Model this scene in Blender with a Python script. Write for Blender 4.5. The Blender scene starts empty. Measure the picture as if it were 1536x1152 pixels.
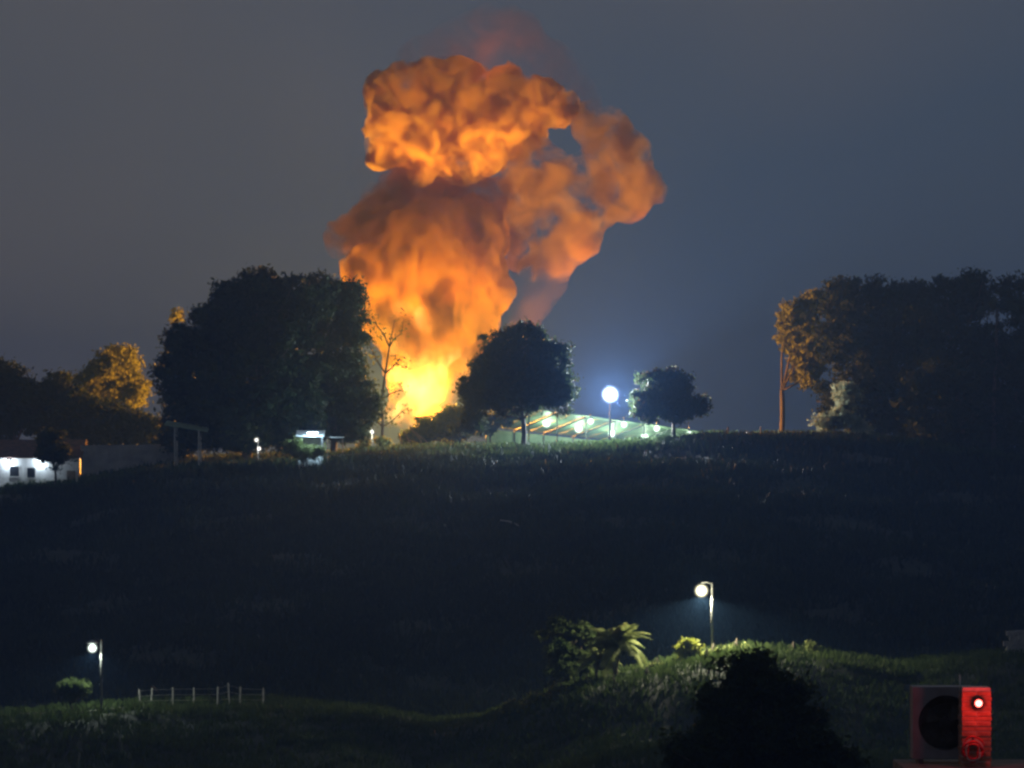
import bpy, bmesh, math, random
import numpy as np
from mathutils import Vector, noise as mnoise

random.seed(7)
rng = np.random.default_rng(7)
scene = bpy.context.scene
C = scene.collection
R = math.radians

# ------------------------------------------------------------------ camera
HOR = 690.0                       # photo row of the eye-level horizon
K = math.tan(R(6.0)) / 576.0      # slope of one photo pixel
cam_d = bpy.data.cameras.new('camera')
cam = bpy.data.objects.new('camera', cam_d)
C.objects.link(cam)
cam_d.sensor_width = 36.0
cam_d.lens = 18.0 / (768 * K)
cam_d.shift_y = (HOR - 576.0) / 1536.0
cam_d.clip_start = 0.5
cam_d.clip_end = 9000
cam.location = (0, 0, 0)
cam.rotation_euler = (R(90), 0, 0)
scene.camera = cam

# ------------------------------------------------------------------ world: dim night sky with a thin cloud deck
world = bpy.data.worlds.new('World')
scene.world = world
world.use_nodes = True
nt = world.node_tree
nt.nodes.clear()
out = nt.nodes.new('ShaderNodeOutputWorld')
bg = nt.nodes.new('ShaderNodeBackground')
sky = nt.nodes.new('ShaderNodeTexSky')
sky.sky_type = 'NISHITA'
sky.sun_disc = False
sky.sun_elevation = R(-4)
sky.sun_rotation = R(200)
geo = nt.nodes.new('ShaderNodeTexCoord')
nz = nt.nodes.new('ShaderNodeTexNoise')
nz.inputs['Scale'].default_value = 3.2
nz.inputs['Detail'].default_value = 3.0
nz.inputs['Roughness'].default_value = 0.5
mp = nt.nodes.new('ShaderNodeMapping')
mp.inputs['Location'].default_value = (2.30, 0.0, 0.35)
mp.inputs['Scale'].default_value = (-1, 1, 1)
ramp = nt.nodes.new('ShaderNodeValToRGB')
ramp.color_ramp.elements[0].position = 0.40
ramp.color_ramp.elements[0].color = (0.052, 0.070, 0.100, 1)
ramp.color_ramp.elements[1].position = 0.62
ramp.color_ramp.elements[1].color = (0.108, 0.101, 0.104, 1)
add = nt.nodes.new('ShaderNodeMixRGB')
add.blend_type = 'ADD'
add.inputs['Fac'].default_value = 0.10
nt.links.new(geo.outputs['Generated'], mp.inputs['Vector'])
nt.links.new(mp.outputs['Vector'], nz.inputs['Vector'])
nt.links.new(nz.outputs['Fac'], ramp.inputs['Fac'])
nt.links.new(ramp.outputs['Color'], add.inputs['Color1'])
nt.links.new(sky.outputs['Color'], add.inputs['Color2'])
nt.links.new(add.outputs['Color'], bg.inputs['Color'])
bg.inputs['Strength'].default_value = 1.0
nt.links.new(bg.outputs['Background'], out.inputs['Surface'])

# moonlight behind thin cloud: the one sun lamp, very weak
sun_d = bpy.data.lights.new('moonlight', 'SUN')
sun_d.energy = 0.012
sun_d.angle = R(12)
sun_d.color = (0.75, 0.86, 1.0)
sun = bpy.data.objects.new('moonlight', sun_d)
C.objects.link(sun)
sun.rotation_euler = (R(48), 0, R(-20))

vs = scene.view_settings
vs.view_transform = 'Standard'
vs.look = 'None'
vs.exposure = 0.0
vs.gamma = 1.0
vs.use_curve_mapping = False
cy = scene.cycles
cy.use_denoising = True
cy.use_adaptive_sampling = True
cy.adaptive_threshold = 0.03
cy.adaptive_min_samples = 20
cy.max_bounces = 6
cy.diffuse_bounces = 2
cy.glossy_bounces = 2
cy.transmission_bounces = 2
cy.volume_bounces = 2
cy.transparent_max_bounces = 8
cy.volume_step_rate = 1.0
cy.volume_max_steps = 256
cy.filter_width = 2.6
cy.sample_clamp_indirect = 4.0
cy.sample_clamp_direct = 0.0

# ------------------------------------------------------------------ helpers
def X(px, D): return (px - 768.0) * K * D
def Z(py, D): return -(py - HOR) * K * D
def P(px, py, D): return Vector((X(px, D), D, Z(py, D)))

def tag(o, label=None, cat=None, group=None, kind=None):
    if label: o['label'] = label
    if cat: o['category'] = cat
    if group: o['group'] = group
    if kind: o['kind'] = kind
    return o

def empty(name, loc, label, cat, group=None):
    o = bpy.data.objects.new(name, None)
    C.objects.link(o)
    o.location = loc
    o.empty_display_size = 0.3
    return tag(o, label, cat, group)

class MB:
    def __init__(s): s.v = []; s.f = []
    def quad(s, a, b, c, d):
        n = len(s.v); s.v += [tuple(a), tuple(b), tuple(c), tuple(d)]; s.f.append((n, n+1, n+2, n+3)); return s
    def box(s, c, d, rz=0.0):
        n = len(s.v); cs, sn = math.cos(rz), math.sin(rz)
        for dz in (-.5, .5):
            for dx, dy in ((-.5, -.5), (.5, -.5), (.5, .5), (-.5, .5)):
                x, y = dx*d[0], dy*d[1]
                s.v.append((c[0]+x*cs-y*sn, c[1]+x*sn+y*cs, c[2]+dz*d[2]))
        for f in ((3,2,1,0),(4,5,6,7),(0,1,5,4),(1,2,6,5),(2,3,7,6),(3,0,4,7)):
            s.f.append(tuple(n+i for i in f))
        return s
    def hexa(s, pts):     # bottom 4 then top 4
        n = len(s.v); s.v += [tuple(p) for p in pts]
        for f in ((3,2,1,0),(4,5,6,7),(0,1,5,4),(1,2,6,5),(2,3,7,6),(3,0,4,7)):
            s.f.append(tuple(n+i for i in f))
        return s
    def tube(s, pts, rad, seg=8, cap=True):
        pts = [Vector(p) for p in pts]
        if not hasattr(rad, '__len__'): rad = [rad]*len(pts)
        n0 = len(s.v); up = Vector((0.13, 0.31, 0.94)).normalized()
        for i, p in enumerate(pts):
            t = (pts[min(i+1, len(pts)-1)] - pts[max(i-1, 0)]).normalized()
            a = t.cross(up)
            if a.length < 1e-3: a = t.cross(Vector((1, 0, 0)))
            a.normalize(); b = t.cross(a)
            for k in range(seg):
                an = 2*math.pi*k/seg
                q = p + (a*math.cos(an) + b*math.sin(an))*rad[i]
                s.v.append(tuple(q))
        for i in range(len(pts)-1):
            for k in range(seg):
                k2 = (k+1) % seg
                s.f.append((n0+i*seg+k, n0+i*seg+k2, n0+(i+1)*seg+k2, n0+(i+1)*seg+k))
        if cap:
            s.f.append(tuple(n0+k for k in range(seg))[::-1])
            s.f.append(tuple(n0+(len(pts)-1)*seg+k for k in range(seg)))
        return s
    def lathe(s, c, prof, seg=16):      # prof: (radius, z)
        n0 = len(s.v)
        for r, z in prof:
            for k in range(seg):
                a = 2*math.pi*k/seg
                s.v.append((c[0]+r*math.cos(a), c[1]+r*math.sin(a), c[2]+z))
        for i in range(len(prof)-1):
            for k in range(seg):
                k2 = (k+1) % seg
                s.f.append((n0+i*seg+k, n0+i*seg+k2, n0+(i+1)*seg+k2, n0+(i+1)*seg+k))
        s.f.append(tuple(n0+k for k in range(seg))[::-1])
        s.f.append(tuple(n0+(len(prof)-1)*seg+k for k in range(seg)))
        return s
    def ball(s, c, r, seg=14, rings=8, sq=(1, 1, 1)):
        prof = []
        n0 = len(s.v)
        s.lathe((0, 0, 0), [(max(1e-3, math.sin(math.pi*i/rings)), -math.cos(math.pi*i/rings)) for i in range(rings+1)], seg)
        for i in range(n0, len(s.v)):
            x, y, z = s.v[i]
            s.v[i] = (c[0]+x*r*sq[0], c[1]+y*r*sq[1], c[2]+z*r*sq[2])
        return s
    def build(s, name, mat, parent=None, smooth=False, origin=None):
        me = bpy.data.meshes.new(name)
        v = s.v
        off = None
        if parent is not None:
            off = world_loc(parent)
        elif origin is not None:
            off = Vector(origin)
        if off is not None:
            v = [(a[0]-off.x, a[1]-off.y, a[2]-off.z) for a in v]
        me.from_pydata(v, [], s.f)
        me.update()
        if smooth:
            me.polygons.foreach_set('use_smooth', [True]*len(me.polygons))
        me.materials.append(mat)
        o = bpy.data.objects.new(name, me)
        C.objects.link(o)
        if parent is not None: o.parent = parent
        elif origin is not None: o.location = origin
        return o

def world_loc(o):
    p = Vector((0, 0, 0))
    while o is not None:
        p += o.location; o = o.parent
    return p

def np_mesh(name, V, F, mat, parent=None, smooth=False, uvvar=None):
    """V (n,3) array in world space, F (m,4) quads"""
    me = bpy.data.meshes.new(name)
    if parent is not None:
        V = V - np.array(world_loc(parent))
    n, m, w = len(V), len(F), F.shape[1]
    me.vertices.add(n); me.vertices.foreach_set('co', V.astype(np.float32).ravel())
    me.loops.add(m*w); me.loops.foreach_set('vertex_index', F.astype(np.int32).ravel())
    me.polygons.add(m); me.polygons.foreach_set('loop_start', np.arange(0, m*w, w, dtype=np.int32))
    if smooth: me.polygons.foreach_set('use_smooth', np.ones(m, dtype=bool))
    me.update(calc_edges=True)
    me.materials.append(mat)
    o = bpy.data.objects.new(name, me)
    C.objects.link(o)
    if parent is not None: o.parent = parent
    return o

# ------------------------------------------------------------------ materials
def new_mat(name):
    m = bpy.data.materials.new(name); m.use_nodes = True
    n = m.node_tree.nodes; l = m.node_tree.links
    return m, n, l, n['Principled BSDF']

def mat_noise(name, c1, c2, scale=3.0, rough=0.8, detail=4.0, bump=0.0, metal=0.0, coord='Object'):
    m, n, l, b = new_mat(name)
    tc = n.new('ShaderNodeTexCoord'); t = n.new('ShaderNodeTexNoise'); r = n.new('ShaderNodeValToRGB')
    t.inputs['Scale'].default_value = scale; t.inputs['Detail'].default_value = detail
    r.color_ramp.elements[0].position = .32; r.color_ramp.elements[0].color = (*c1, 1)
    r.color_ramp.elements[1].position = .68; r.color_ramp.elements[1].color = (*c2, 1)
    l.new(tc.outputs[coord], t.inputs['Vector']); l.new(t.outputs['Fac'], r.inputs['Fac'])
    l.new(r.outputs['Color'], b.inputs['Base Color'])
    b.inputs['Roughness'].default_value = rough; b.inputs['Metallic'].default_value = metal
    if bump:
        bp = n.new('ShaderNodeBump'); bp.inputs['Strength'].default_value = bump
        l.new(t.outputs['Fac'], bp.inputs['Height']); l.new(bp.outputs['Normal'], b.inputs['Normal'])
    return m

def mat_leaf(name, c1, c2, scale=0.5, trans=0.35):
    m, n, l, b = new_mat(name)
    tc = n.new('ShaderNodeTexCoord'); t = n.new('ShaderNodeTexNoise'); r = n.new('ShaderNodeValToRGB')
    t.inputs['Scale'].default_value = scale; t.inputs['Detail'].default_value = 5
    r.color_ramp.elements[0].position = .3; r.color_ramp.elements[0].color = (*c1, 1)
    r.color_ramp.elements[1].position = .7; r.color_ramp.elements[1].color = (*c2, 1)
    l.new(tc.outputs['Object'], t.inputs['Vector']); l.new(t.outputs['Fac'], r.inputs['Fac'])
    l.new(r.outputs['Color'], b.inputs['Base Color'])
    b.inputs['Roughness'].default_value = 0.7
    b.inputs['Specular IOR Level'].default_value = 0.12
    tr = n.new('ShaderNodeBsdfTranslucent'); mx = n.new('ShaderNodeMixShader')
    l.new(r.outputs['Color'], tr.inputs['Color'])
    mx.inputs['Fac'].default_value = trans
    l.new(b.outputs['BSDF'], mx.inputs[1]); l.new(tr.outputs['BSDF'], mx.inputs[2])
    l.new(mx.outputs['Shader'], n['Material Output'].inputs['Surface'])
    return m

def mat_emit(name, col, strength):
    m, n, l, b = new_mat(name)
    b.inputs['Base Color'].default_value = (0.8, 0.8, 0.8, 1)
    b.inputs['Emission Color'].default_value = (*col, 1)
    b.inputs['Emission Strength'].default_value = strength
    return m

def mat_lamp_glow(name, col, strength, power=2.5):
    # emissive volume imitating a lamp's halo: bright core, glow fading outwards
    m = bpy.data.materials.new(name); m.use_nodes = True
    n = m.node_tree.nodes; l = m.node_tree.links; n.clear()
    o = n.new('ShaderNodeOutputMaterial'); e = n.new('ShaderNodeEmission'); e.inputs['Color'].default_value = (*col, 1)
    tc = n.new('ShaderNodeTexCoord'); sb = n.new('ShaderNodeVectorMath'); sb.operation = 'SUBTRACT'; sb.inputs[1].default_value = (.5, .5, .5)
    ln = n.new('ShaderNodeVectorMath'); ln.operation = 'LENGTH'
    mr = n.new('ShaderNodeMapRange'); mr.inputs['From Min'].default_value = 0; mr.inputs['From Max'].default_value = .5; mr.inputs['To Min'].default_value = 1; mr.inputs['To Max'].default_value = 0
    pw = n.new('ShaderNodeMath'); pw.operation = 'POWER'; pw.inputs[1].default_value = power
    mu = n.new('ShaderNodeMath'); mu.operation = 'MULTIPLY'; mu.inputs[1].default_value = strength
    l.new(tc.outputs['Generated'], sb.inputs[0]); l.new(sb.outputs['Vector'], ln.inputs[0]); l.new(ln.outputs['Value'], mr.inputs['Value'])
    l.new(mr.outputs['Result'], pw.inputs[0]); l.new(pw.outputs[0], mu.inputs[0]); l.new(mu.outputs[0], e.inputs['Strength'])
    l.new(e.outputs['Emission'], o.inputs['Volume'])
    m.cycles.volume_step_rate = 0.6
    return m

M = {}
M['globe_white'] = mat_lamp_glow('floodlight_globe', (0.72, 0.86, 1.0), 60.0, 3.4)
M['globe_green'] = mat_lamp_glow('shed_globe', (0.80, 1.0, 0.82), 26.0)
M['globe_warm'] = mat_lamp_glow('warm_street_globe', (1.0, 0.95, 0.62), 44.0)
M['globe_cool'] = mat_lamp_glow('cool_street_globe', (0.86, 1.0, 0.90), 44.0)
M['globe_small'] = mat_lamp_glow('small_globe', (1.0, 0.97, 0.88), 22.0)
M['ground'] = mat_noise('grassy_ground', (0.010, 0.017, 0.010), (0.024, 0.033, 0.019), 0.25, 0.95, 8, 0.4)
M['grass'] = mat_leaf('grass_blades', (0.024, 0.042, 0.010), (0.06, 0.085, 0.022), 0.6)
M['scrub'] = mat_leaf('hillside_scrub', (0.014, 0.022, 0.010), (0.034, 0.044, 0.018), 0.3, 0.2)
M['leaf_dark'] = mat_leaf('dark_mango_leaves', (0.018, 0.032, 0.012), (0.045, 0.065, 0.022), 0.35, 0.25)
M['leaf_mid'] = mat_leaf('mid_green_leaves', (0.035, 0.06, 0.018), (0.085, 0.11, 0.035), 0.45, 0.35)
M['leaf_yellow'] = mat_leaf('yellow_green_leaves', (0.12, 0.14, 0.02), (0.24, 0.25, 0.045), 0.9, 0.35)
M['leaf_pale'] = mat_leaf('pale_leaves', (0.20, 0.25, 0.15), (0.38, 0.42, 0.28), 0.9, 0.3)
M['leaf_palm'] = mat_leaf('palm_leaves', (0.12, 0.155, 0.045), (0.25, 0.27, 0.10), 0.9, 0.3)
M['bark'] = mat_noise('bark', (0.045, 0.035, 0.026), (0.12, 0.095, 0.07), 4.0, 0.9, 6, 0.5)
M['concrete'] = mat_noise('worn_concrete', (0.22, 0.22, 0.21), (0.36, 0.355, 0.34), 2.0, 0.85, 6, 0.15)
M['dark_conc'] = mat_noise('mossy_concrete', (0.05, 0.055, 0.05), (0.13, 0.13, 0.12), 2.5, 0.9, 7, 0.3)
M['post'] = mat_noise('weathered_post', (0.30, 0.29, 0.27), (0.5, 0.48, 0.44), 5.0, 0.85, 5, 0.2)
M['white_wall'] = mat_noise('whitewashed_wall', (0.58, 0.58, 0.57), (0.80, 0.80, 0.79), 1.2, 0.8, 7, 0.1)
M['grey_wall'] = mat_noise('grey_render_wall', (0.26, 0.26, 0.26), (0.42, 0.42, 0.41), 0.8, 0.85, 6, 0.1)
M['sheet'] = mat_noise('pale_sheet_roof', (0.18, 0.25, 0.16), (0.30, 0.38, 0.27), 0.9, 0.5, 5, 0.05)
M['tile_roof'] = mat_noise('clay_roof', (0.07, 0.04, 0.03), (0.15, 0.08, 0.06), 2.0, 0.85, 5, 0.2)
M['metal'] = mat_noise('galvanised_metal', (0.30, 0.31, 0.32), (0.45, 0.46, 0.47), 6.0, 0.45, 4, 0.0, 0.7)
M['dull_metal'] = mat_noise('dull_galvanised', (0.06, 0.06, 0.06), (0.11, 0.11, 0.11), 6.0, 0.6, 4)
M['dark_metal'] = mat_noise('dark_painted_metal', (0.03, 0.03, 0.035), (0.06, 0.06, 0.065), 6.0, 0.5, 4)
M['ac_white'] = mat_noise('off_white_casing', (0.12, 0.12, 0.14), (0.20, 0.20, 0.23), 3.0, 0.45, 5)
M['brick'] = mat_noise('fired_brick', (0.22, 0.09, 0.06), (0.40, 0.20, 0.13), 14.0, 0.9, 6, 0.4)
M['mortar'] = mat_noise('mortar', (0.32, 0.30, 0.27), (0.45, 0.43, 0.40), 18.0, 0.9, 4, 0.2)
M['timber'] = mat_noise('grey_timber', (0.10, 0.075, 0.05), (0.24, 0.18, 0.12), 3.0, 0.85, 5, 0.2)
M['glass_dark'] = mat_noise('dark_window_glass', (0.012, 0.014, 0.018), (0.03, 0.033, 0.04), 1.0, 0.12, 2)
M['lamp_white'] = mat_emit('cool_white_lamp', (0.86, 0.95, 1.0), 4.0)
M['lamp_green'] = mat_emit('greenish_white_lamp', (0.84, 1.0, 0.86), 2.2)
M['lamp_warm'] = mat_emit('warm_white_lamp', (1.0, 0.97, 0.70), 2.6)
M['lamp_small'] = mat_emit('small_white_lamp', (1.0, 0.98, 0.90), 1.5)
M['lamp_red'] = mat_emit('red_lamp', (1.0, 0.12, 0.09), 7.0)
M['lens_red'] = mat_noise('red_plastic_lens', (0.42, 0.01, 0.012), (0.58, 0.02, 0.02), 8.0, 0.25, 3)

def point_light(name, loc, power, col, radius, parent):
    d = bpy.data.lights.new(name, 'POINT')
    d.energy = power; d.color = col; d.shadow_soft_size = radius
    o = bpy.data.objects.new(name, d); C.objects.link(o)
    o.parent = parent
    o.location = Vector(loc) - world_loc(parent)
    return o

# ------------------------------------------------------------------ terrain
CREST = [(-900, 760), (-300, 740), (0, 729), (60, 727), (130, 719), (220, 702), (320, 692), (480, 686), (600, 677), (700, 675),
         (800, 674), (900, 671), (1000, 665), (1060, 657), (1250, 657), (1350, 664), (1450, 680), (1536, 692), (2000, 720)]
RIDGE = [(-900, 1100), (-300, 1082), (0, 1074), (120, 1067), (220, 1057), (400, 1057), (550, 1070), (650, 1088), (720, 1080),
         (800, 1052), (870, 1024), (930, 1014), (1010, 994), (1050, 986), (1110, 975), (1250, 984), (1350, 1000), (1500, 985), (2000, 960)]
DC, DR = 411.0, 247.0
cx = np.array([X(a, DC) for a, b in CREST]); cz = np.array([Z(b, DC) for a, b in CREST])
rx = np.array([X(a, DR) for a, b in RIDGE]); rz = np.array([Z(b, DR) for a, b in RIDGE])

def sm(t):
    t = np.clip(t, 0, 1); return t*t*(3-2*t)

def ground(x, y):
    x = np.asarray(x, float); y = np.asarray(y, float)
    c = np.interp(x, cx, cz); r = np.interp(x, rx, rz)
    near = np.interp(y, [-200, 0, 15, 45, 120, 200], [-2.5, -1.9, -4.5, -9.0, -13.5, -17.6])
    z = near
    low = np.minimum(r - 3.0, -17.6)
    z = np.where(y > 200, -17.6 + (low + 17.6)*sm((y-200)/22.0), z)
    z = np.where(y > 222, low + (r - low)*sm((y-222)/21.0), z)
    z = np.where(y > 243, r, z)
    dip = r - 3.2
    z = np.where(y > 250, r + (dip - r)*sm((y-250)/16.0), z)
    t = np.clip((y-266)/(408-266), 0, 1)
    z = np.where(y > 266, dip + (c - dip)*(0.75*t + 0.25*sm(t)), z)
    z = np.where(y > 408, c, z)
    back = np.minimum(c, 0.5) - 0.3
    z = np.where(y > 470, c + (-26 - c)*sm((y-470)/450.0), z)
    z = np.where(y > 1100, -26 + 18*sm((y-1100)/800.0), z)
    w = 0.35*np.sin(x*0.21+y*0.13)*np.sin(y*0.17-x*0.05) + 0.2*np.sin(x*0.55+1.3)*np.sin(y*0.47)
    amp = np.where((y > 205) & (y < 470), 1.0, 0.3)*np.where(np.abs(y-247) < 8, 0.25, 1)*np.where(np.abs(y-425) < 25, 0.25, 1)
    return z + w*amp

def gz(x, y): return float(ground(x, y))

xs = np.unique(np.concatenate([np.linspace(-1700, -110, 28), np.arange(-110, 110, 1.0), np.linspace(110, 1700, 28)]))
ys = np.unique(np.concatenate([np.linspace(-200, 190, 50), np.arange(190, 480, 1.0), np.linspace(480, 2200, 60)]))
GX, GY = np.meshgrid(xs, ys)
GZ = ground(GX, GY)
for_noise = (GX > -110) & (GX < 110) & (GY > 190) & (GY < 480)
GZ = GZ + np.where(for_noise, rng.normal(0, 0.05, GX.shape), 0)
V = np.stack([GX, GY, GZ], -1).reshape(-1, 3)
nx, ny = len(xs), len(ys)
ii = (np.arange(ny-1)[:, None]*nx + np.arange(nx-1)[None, :]).ravel()
F = np.stack([ii, ii+1, ii+nx+1, ii+nx], -1)
g = np_mesh('ground', V, F, M['ground'], smooth=True)
tag(g, kind='structure')

# ------------------------------------------------------------------ vegetation builders
def leaves_at(pts, size, jitter=0.45, aspect=0.45, droop=0.0):
    n = len(pts)
    a = rng.normal(size=(n, 3)); a[:, 2] -= droop
    a /= np.linalg.norm(a, axis=1, keepdims=True) + 1e-9
    b = rng.normal(size=(n, 3))
    b -= (b*a).sum(1, keepdims=True)*a
    b /= np.linalg.norm(b, axis=1, keepdims=True) + 1e-9
    nrm = np.cross(a, b)
    s = size*(1 + jitter*rng.uniform(-1, 1, (n, 1)))
    p0 = pts - a*s*0.5
    p2 = pts + a*s*0.5
    p1 = pts + b*s*aspect*0.5 + nrm*s*0.08
    p3 = pts - b*s*aspect*0.5 + nrm*s*0.08
    V = np.stack([p0, p1, p2, p3], 1).reshape(-1, 3)
    F = np.arange(4*n).reshape(n, 4)
    return V, F

def crown_points(blobs, n, clump=0.8, shell=0.55):
    """blobs: (centre vec, rx, ry, rz); leaf clumps spread over uneven shells with an inner fill"""
    vol = np.array([b[1]*b[2]*b[3] for b in blobs])**(0.75)
    vol = vol/vol.sum()
    pts = []
    for (c, rx_, ry_, rz_), w in zip(blobs, vol):
        k = int(n*w)
        nc = max(10, int(rx_*rz_*ry_ / max(0.15, clump**2.2) * 0.55) + 18)
        nc = min(nc, 420)
        d = rng.normal(size=(nc, 3)); d /= np.linalg.norm(d, axis=1, keepdims=True)
        rad = shell + (1.0-shell)*rng.uniform(0, 1, (nc, 1))**0.6
        rad *= 1 + 0.10*rng.normal(size=(nc, 1))
        cc = d*rad*np.array([rx_, ry_, rz_])
        which = rng.integers(0, nc, k)
        sg = clump*(0.6 + 0.6*rng.uniform(0, 1, (nc, 1)))
        p = cc[which] + rng.normal(size=(k, 3))*sg[which]*np.array([0.62, 0.62, 0.42])
        pts.append(p + np.array(c))
        kf = int(k*0.35)
        d = rng.normal(size=(kf, 3)); d /= np.linalg.norm(d, axis=1, keepdims=True)
        pts.append(d*(rng.uniform(0, 1, (kf, 1))**0.4)*0.80*np.array([rx_, ry_, rz_]) + np.array(c))
    return np.concatenate(pts)

def tree(name, label, cat, D, trunk_px, blobs_px, n, leaf, mat, clump=0.8, trunk_r=0.35, group=None, depth=0.8, base_y=None, lean=0, trunk=True, shell=0.55, droop=0.0):
    bx = X(trunk_px, D)
    base = Vector((bx, D, gz(bx, D)))
    root = empty(name, base, label, cat, group)
    s = K*D
    blobs = []
    for b in blobs_px:
        px, py, rpx, rpy = b[:4]
        dy = b[4] if len(b) > 4 else 0.0
        c = P(px, py, D) + Vector((0, dy, 0))
        blobs.append((c, rpx*s, rpx*s*depth, rpy*s))
        if n > 2000:      # uneven side sprays
            for q in range(4):
                th, ph = random.uniform(0, 2*math.pi), random.uniform(-.5, 1.2)
                k = random.uniform(.85, 1.1)
                blobs.append((c + Vector((math.cos(th)*math.cos(ph)*rpx*s*k, math.sin(th)*math.cos(ph)*rpx*s*depth*k, math.sin(ph)*rpy*s*k)),
                              rpx*s*random.uniform(.18, .36), rpx*s*depth*.3, rpy*s*random.uniform(.14, .3)))
    pts = crown_points(blobs, n, clump, shell)
    keep = pts[:, 2] > ground(pts[:, 0], pts[:, 1]) + 0.1
    pts = pts[keep]
    V, F = leaves_at(pts, leaf, droop=droop)
    np_mesh('crown', V, F, mat, root)
    if trunk:
        mb = MB()
        top = min(b[0].z - b[3]*0.3 for b in blobs)
        cen = sum((b[0] for b in blobs), Vector())/len(blobs)
        fork = Vector((bx + lean, D, max(base.z + 0.8, base.z + (cen.z-base.z)*0.45)))
        mb.tube([base - Vector((0, 0, 0.4)), base + Vector((0, 0, 0.4)), base.lerp(fork, 0.55) + Vector((trunk_r*0.3, 0, 0)), fork],
                [trunk_r*1.5, trunk_r*1.1, trunk_r, trunk_r*0.85], 9)
        mb.build('trunk', M['bark'], root, True)
        mb = MB()
        for c, a, b_, d_ in [q for q in blobs if q[1] > 0.45*max(w_[1] for w_ in blobs)][:9]:
            m1 = fork.lerp(c, 0.5) + Vector((random.uniform(-.3, .3), random.uniform(-.3, .3), -0.12*abs(c.x-fork.x)))
            mb.tube([fork - Vector((0, 0, 0.1)), m1, c + Vector((0, 0, d_*0.4))], [trunk_r*0.6, trunk_r*0.38, trunk_r*0.12], 6)
            for q in range(4):
                e = c + Vector((random.uniform(-1, 1)*a, random.uniform(-1, 1)*b_, random.uniform(-.5, .9)*d_))
                mb.tube([m1.lerp(c, 0.5), m1.lerp(e, 0.7) + Vector((0, 0, .1)), e], [trunk_r*0.26, trunk_r*0.15, trunk_r*0.05], 5)
        mb.build('limbs', M['bark'], root, True)
    return root

def frond_mesh(name, length, mat, droop=0.9, pairs=16, leaflet=0.5, width=0.1, seed=0):
    """a pinnate leaf growing from the origin along +X, arching down"""
    rr = random.Random(seed)
    mb = MB()
    pts = []
    for i in range(9):
        t = i/8
        pts.append(Vector((length*(t - 0.22*droop*t*t), 0.06*length*math.sin(t*2.2+seed), length*(0.42*t - 0.80*droop*t*t))))
    mb.tube(pts, [0.030*length*0.25*(1-0.85*i/8) + 0.004 for i in range(9)], 5)
    for i in range(pairs):
        t = 0.12 + 0.86*i/(pairs-1)
        u = t*8; k = min(7, int(u)); p = pts[k].lerp(pts[k+1], u-k)
        d = (pts[min(8, k+1)] - pts[k]).normalized()
        L = leaflet*math.sin(math.pi*(0.15+0.80*t))**0.7*rr.uniform(0.8, 1.1)
        for s in (-1, 1):
            sd = Vector((d.x*0.55, s*0.85, d.z*0.55 - 0.35 - rr.uniform(0, 0.25))).normalized()
            w = d*width
            a = p - w*0.5; b = p + w*0.5
            mid = p + sd*L*0.55
            tip = p + sd*L + Vector((0, 0, -L*0.22))
            mb.quad(a, b, mid + w*0.55, mid - w*0.5)
            n = len(mb.v); mb.v += [tuple(mid - w*0.5), tuple(mid + w*0.55), tuple(tip)]; mb.f.append((n, n+1, n+2))
    me = bpy.data.meshes.new(name); me.from_pydata(mb.v, [], mb.f); me.update(); me.materials.append(mat)
    return me

def palm(name, label, D, base_px, top_px, top_py, frond_len, nfr, mat, group=None, trunk_r=0.16, droop=0.9, stems=None, leaflet=0.5, width=0.1, zr=(-0.3, 0.9), cat='palm'):
    bx = X(base_px, D); base = Vector((bx, D, gz(bx, D)))
    root = empty(name, base, label, cat, group)
    top = P(top_px, top_py, D)
    random.seed(int(base_px) + 5)
    pts = [base - Vector((0, 0, .3)), base.lerp(top, .35) + Vector((-.12*trunk_r*6, 0, 0)), base.lerp(top, .7), top]
    MB().tube(pts, [trunk_r*1.4, trunk_r*1.05, trunk_r*.9, trunk_r*.8], 9).build('trunk', M['bark'], root, True)
    meshes = [frond_mesh('frond', frond_len*f, mat, dr, 18, leaflet, width, sd) for f, dr, sd in ((1.0, droop, 1), (0.85, droop*0.75, 2), (1.08, droop*1.2, 3), (0.7, droop*0.4, 4))]
    for i in range(nfr):
        o = bpy.data.objects.new('frond', meshes[i % 4]); C.objects.link(o)
        o.parent = root; o.location = top - base
        o.rotation_euler = (random.uniform(-.2, .2), -random.uniform(*zr), 2*math.pi*i/nfr*1.0 + i*2.399)
    return root

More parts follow.
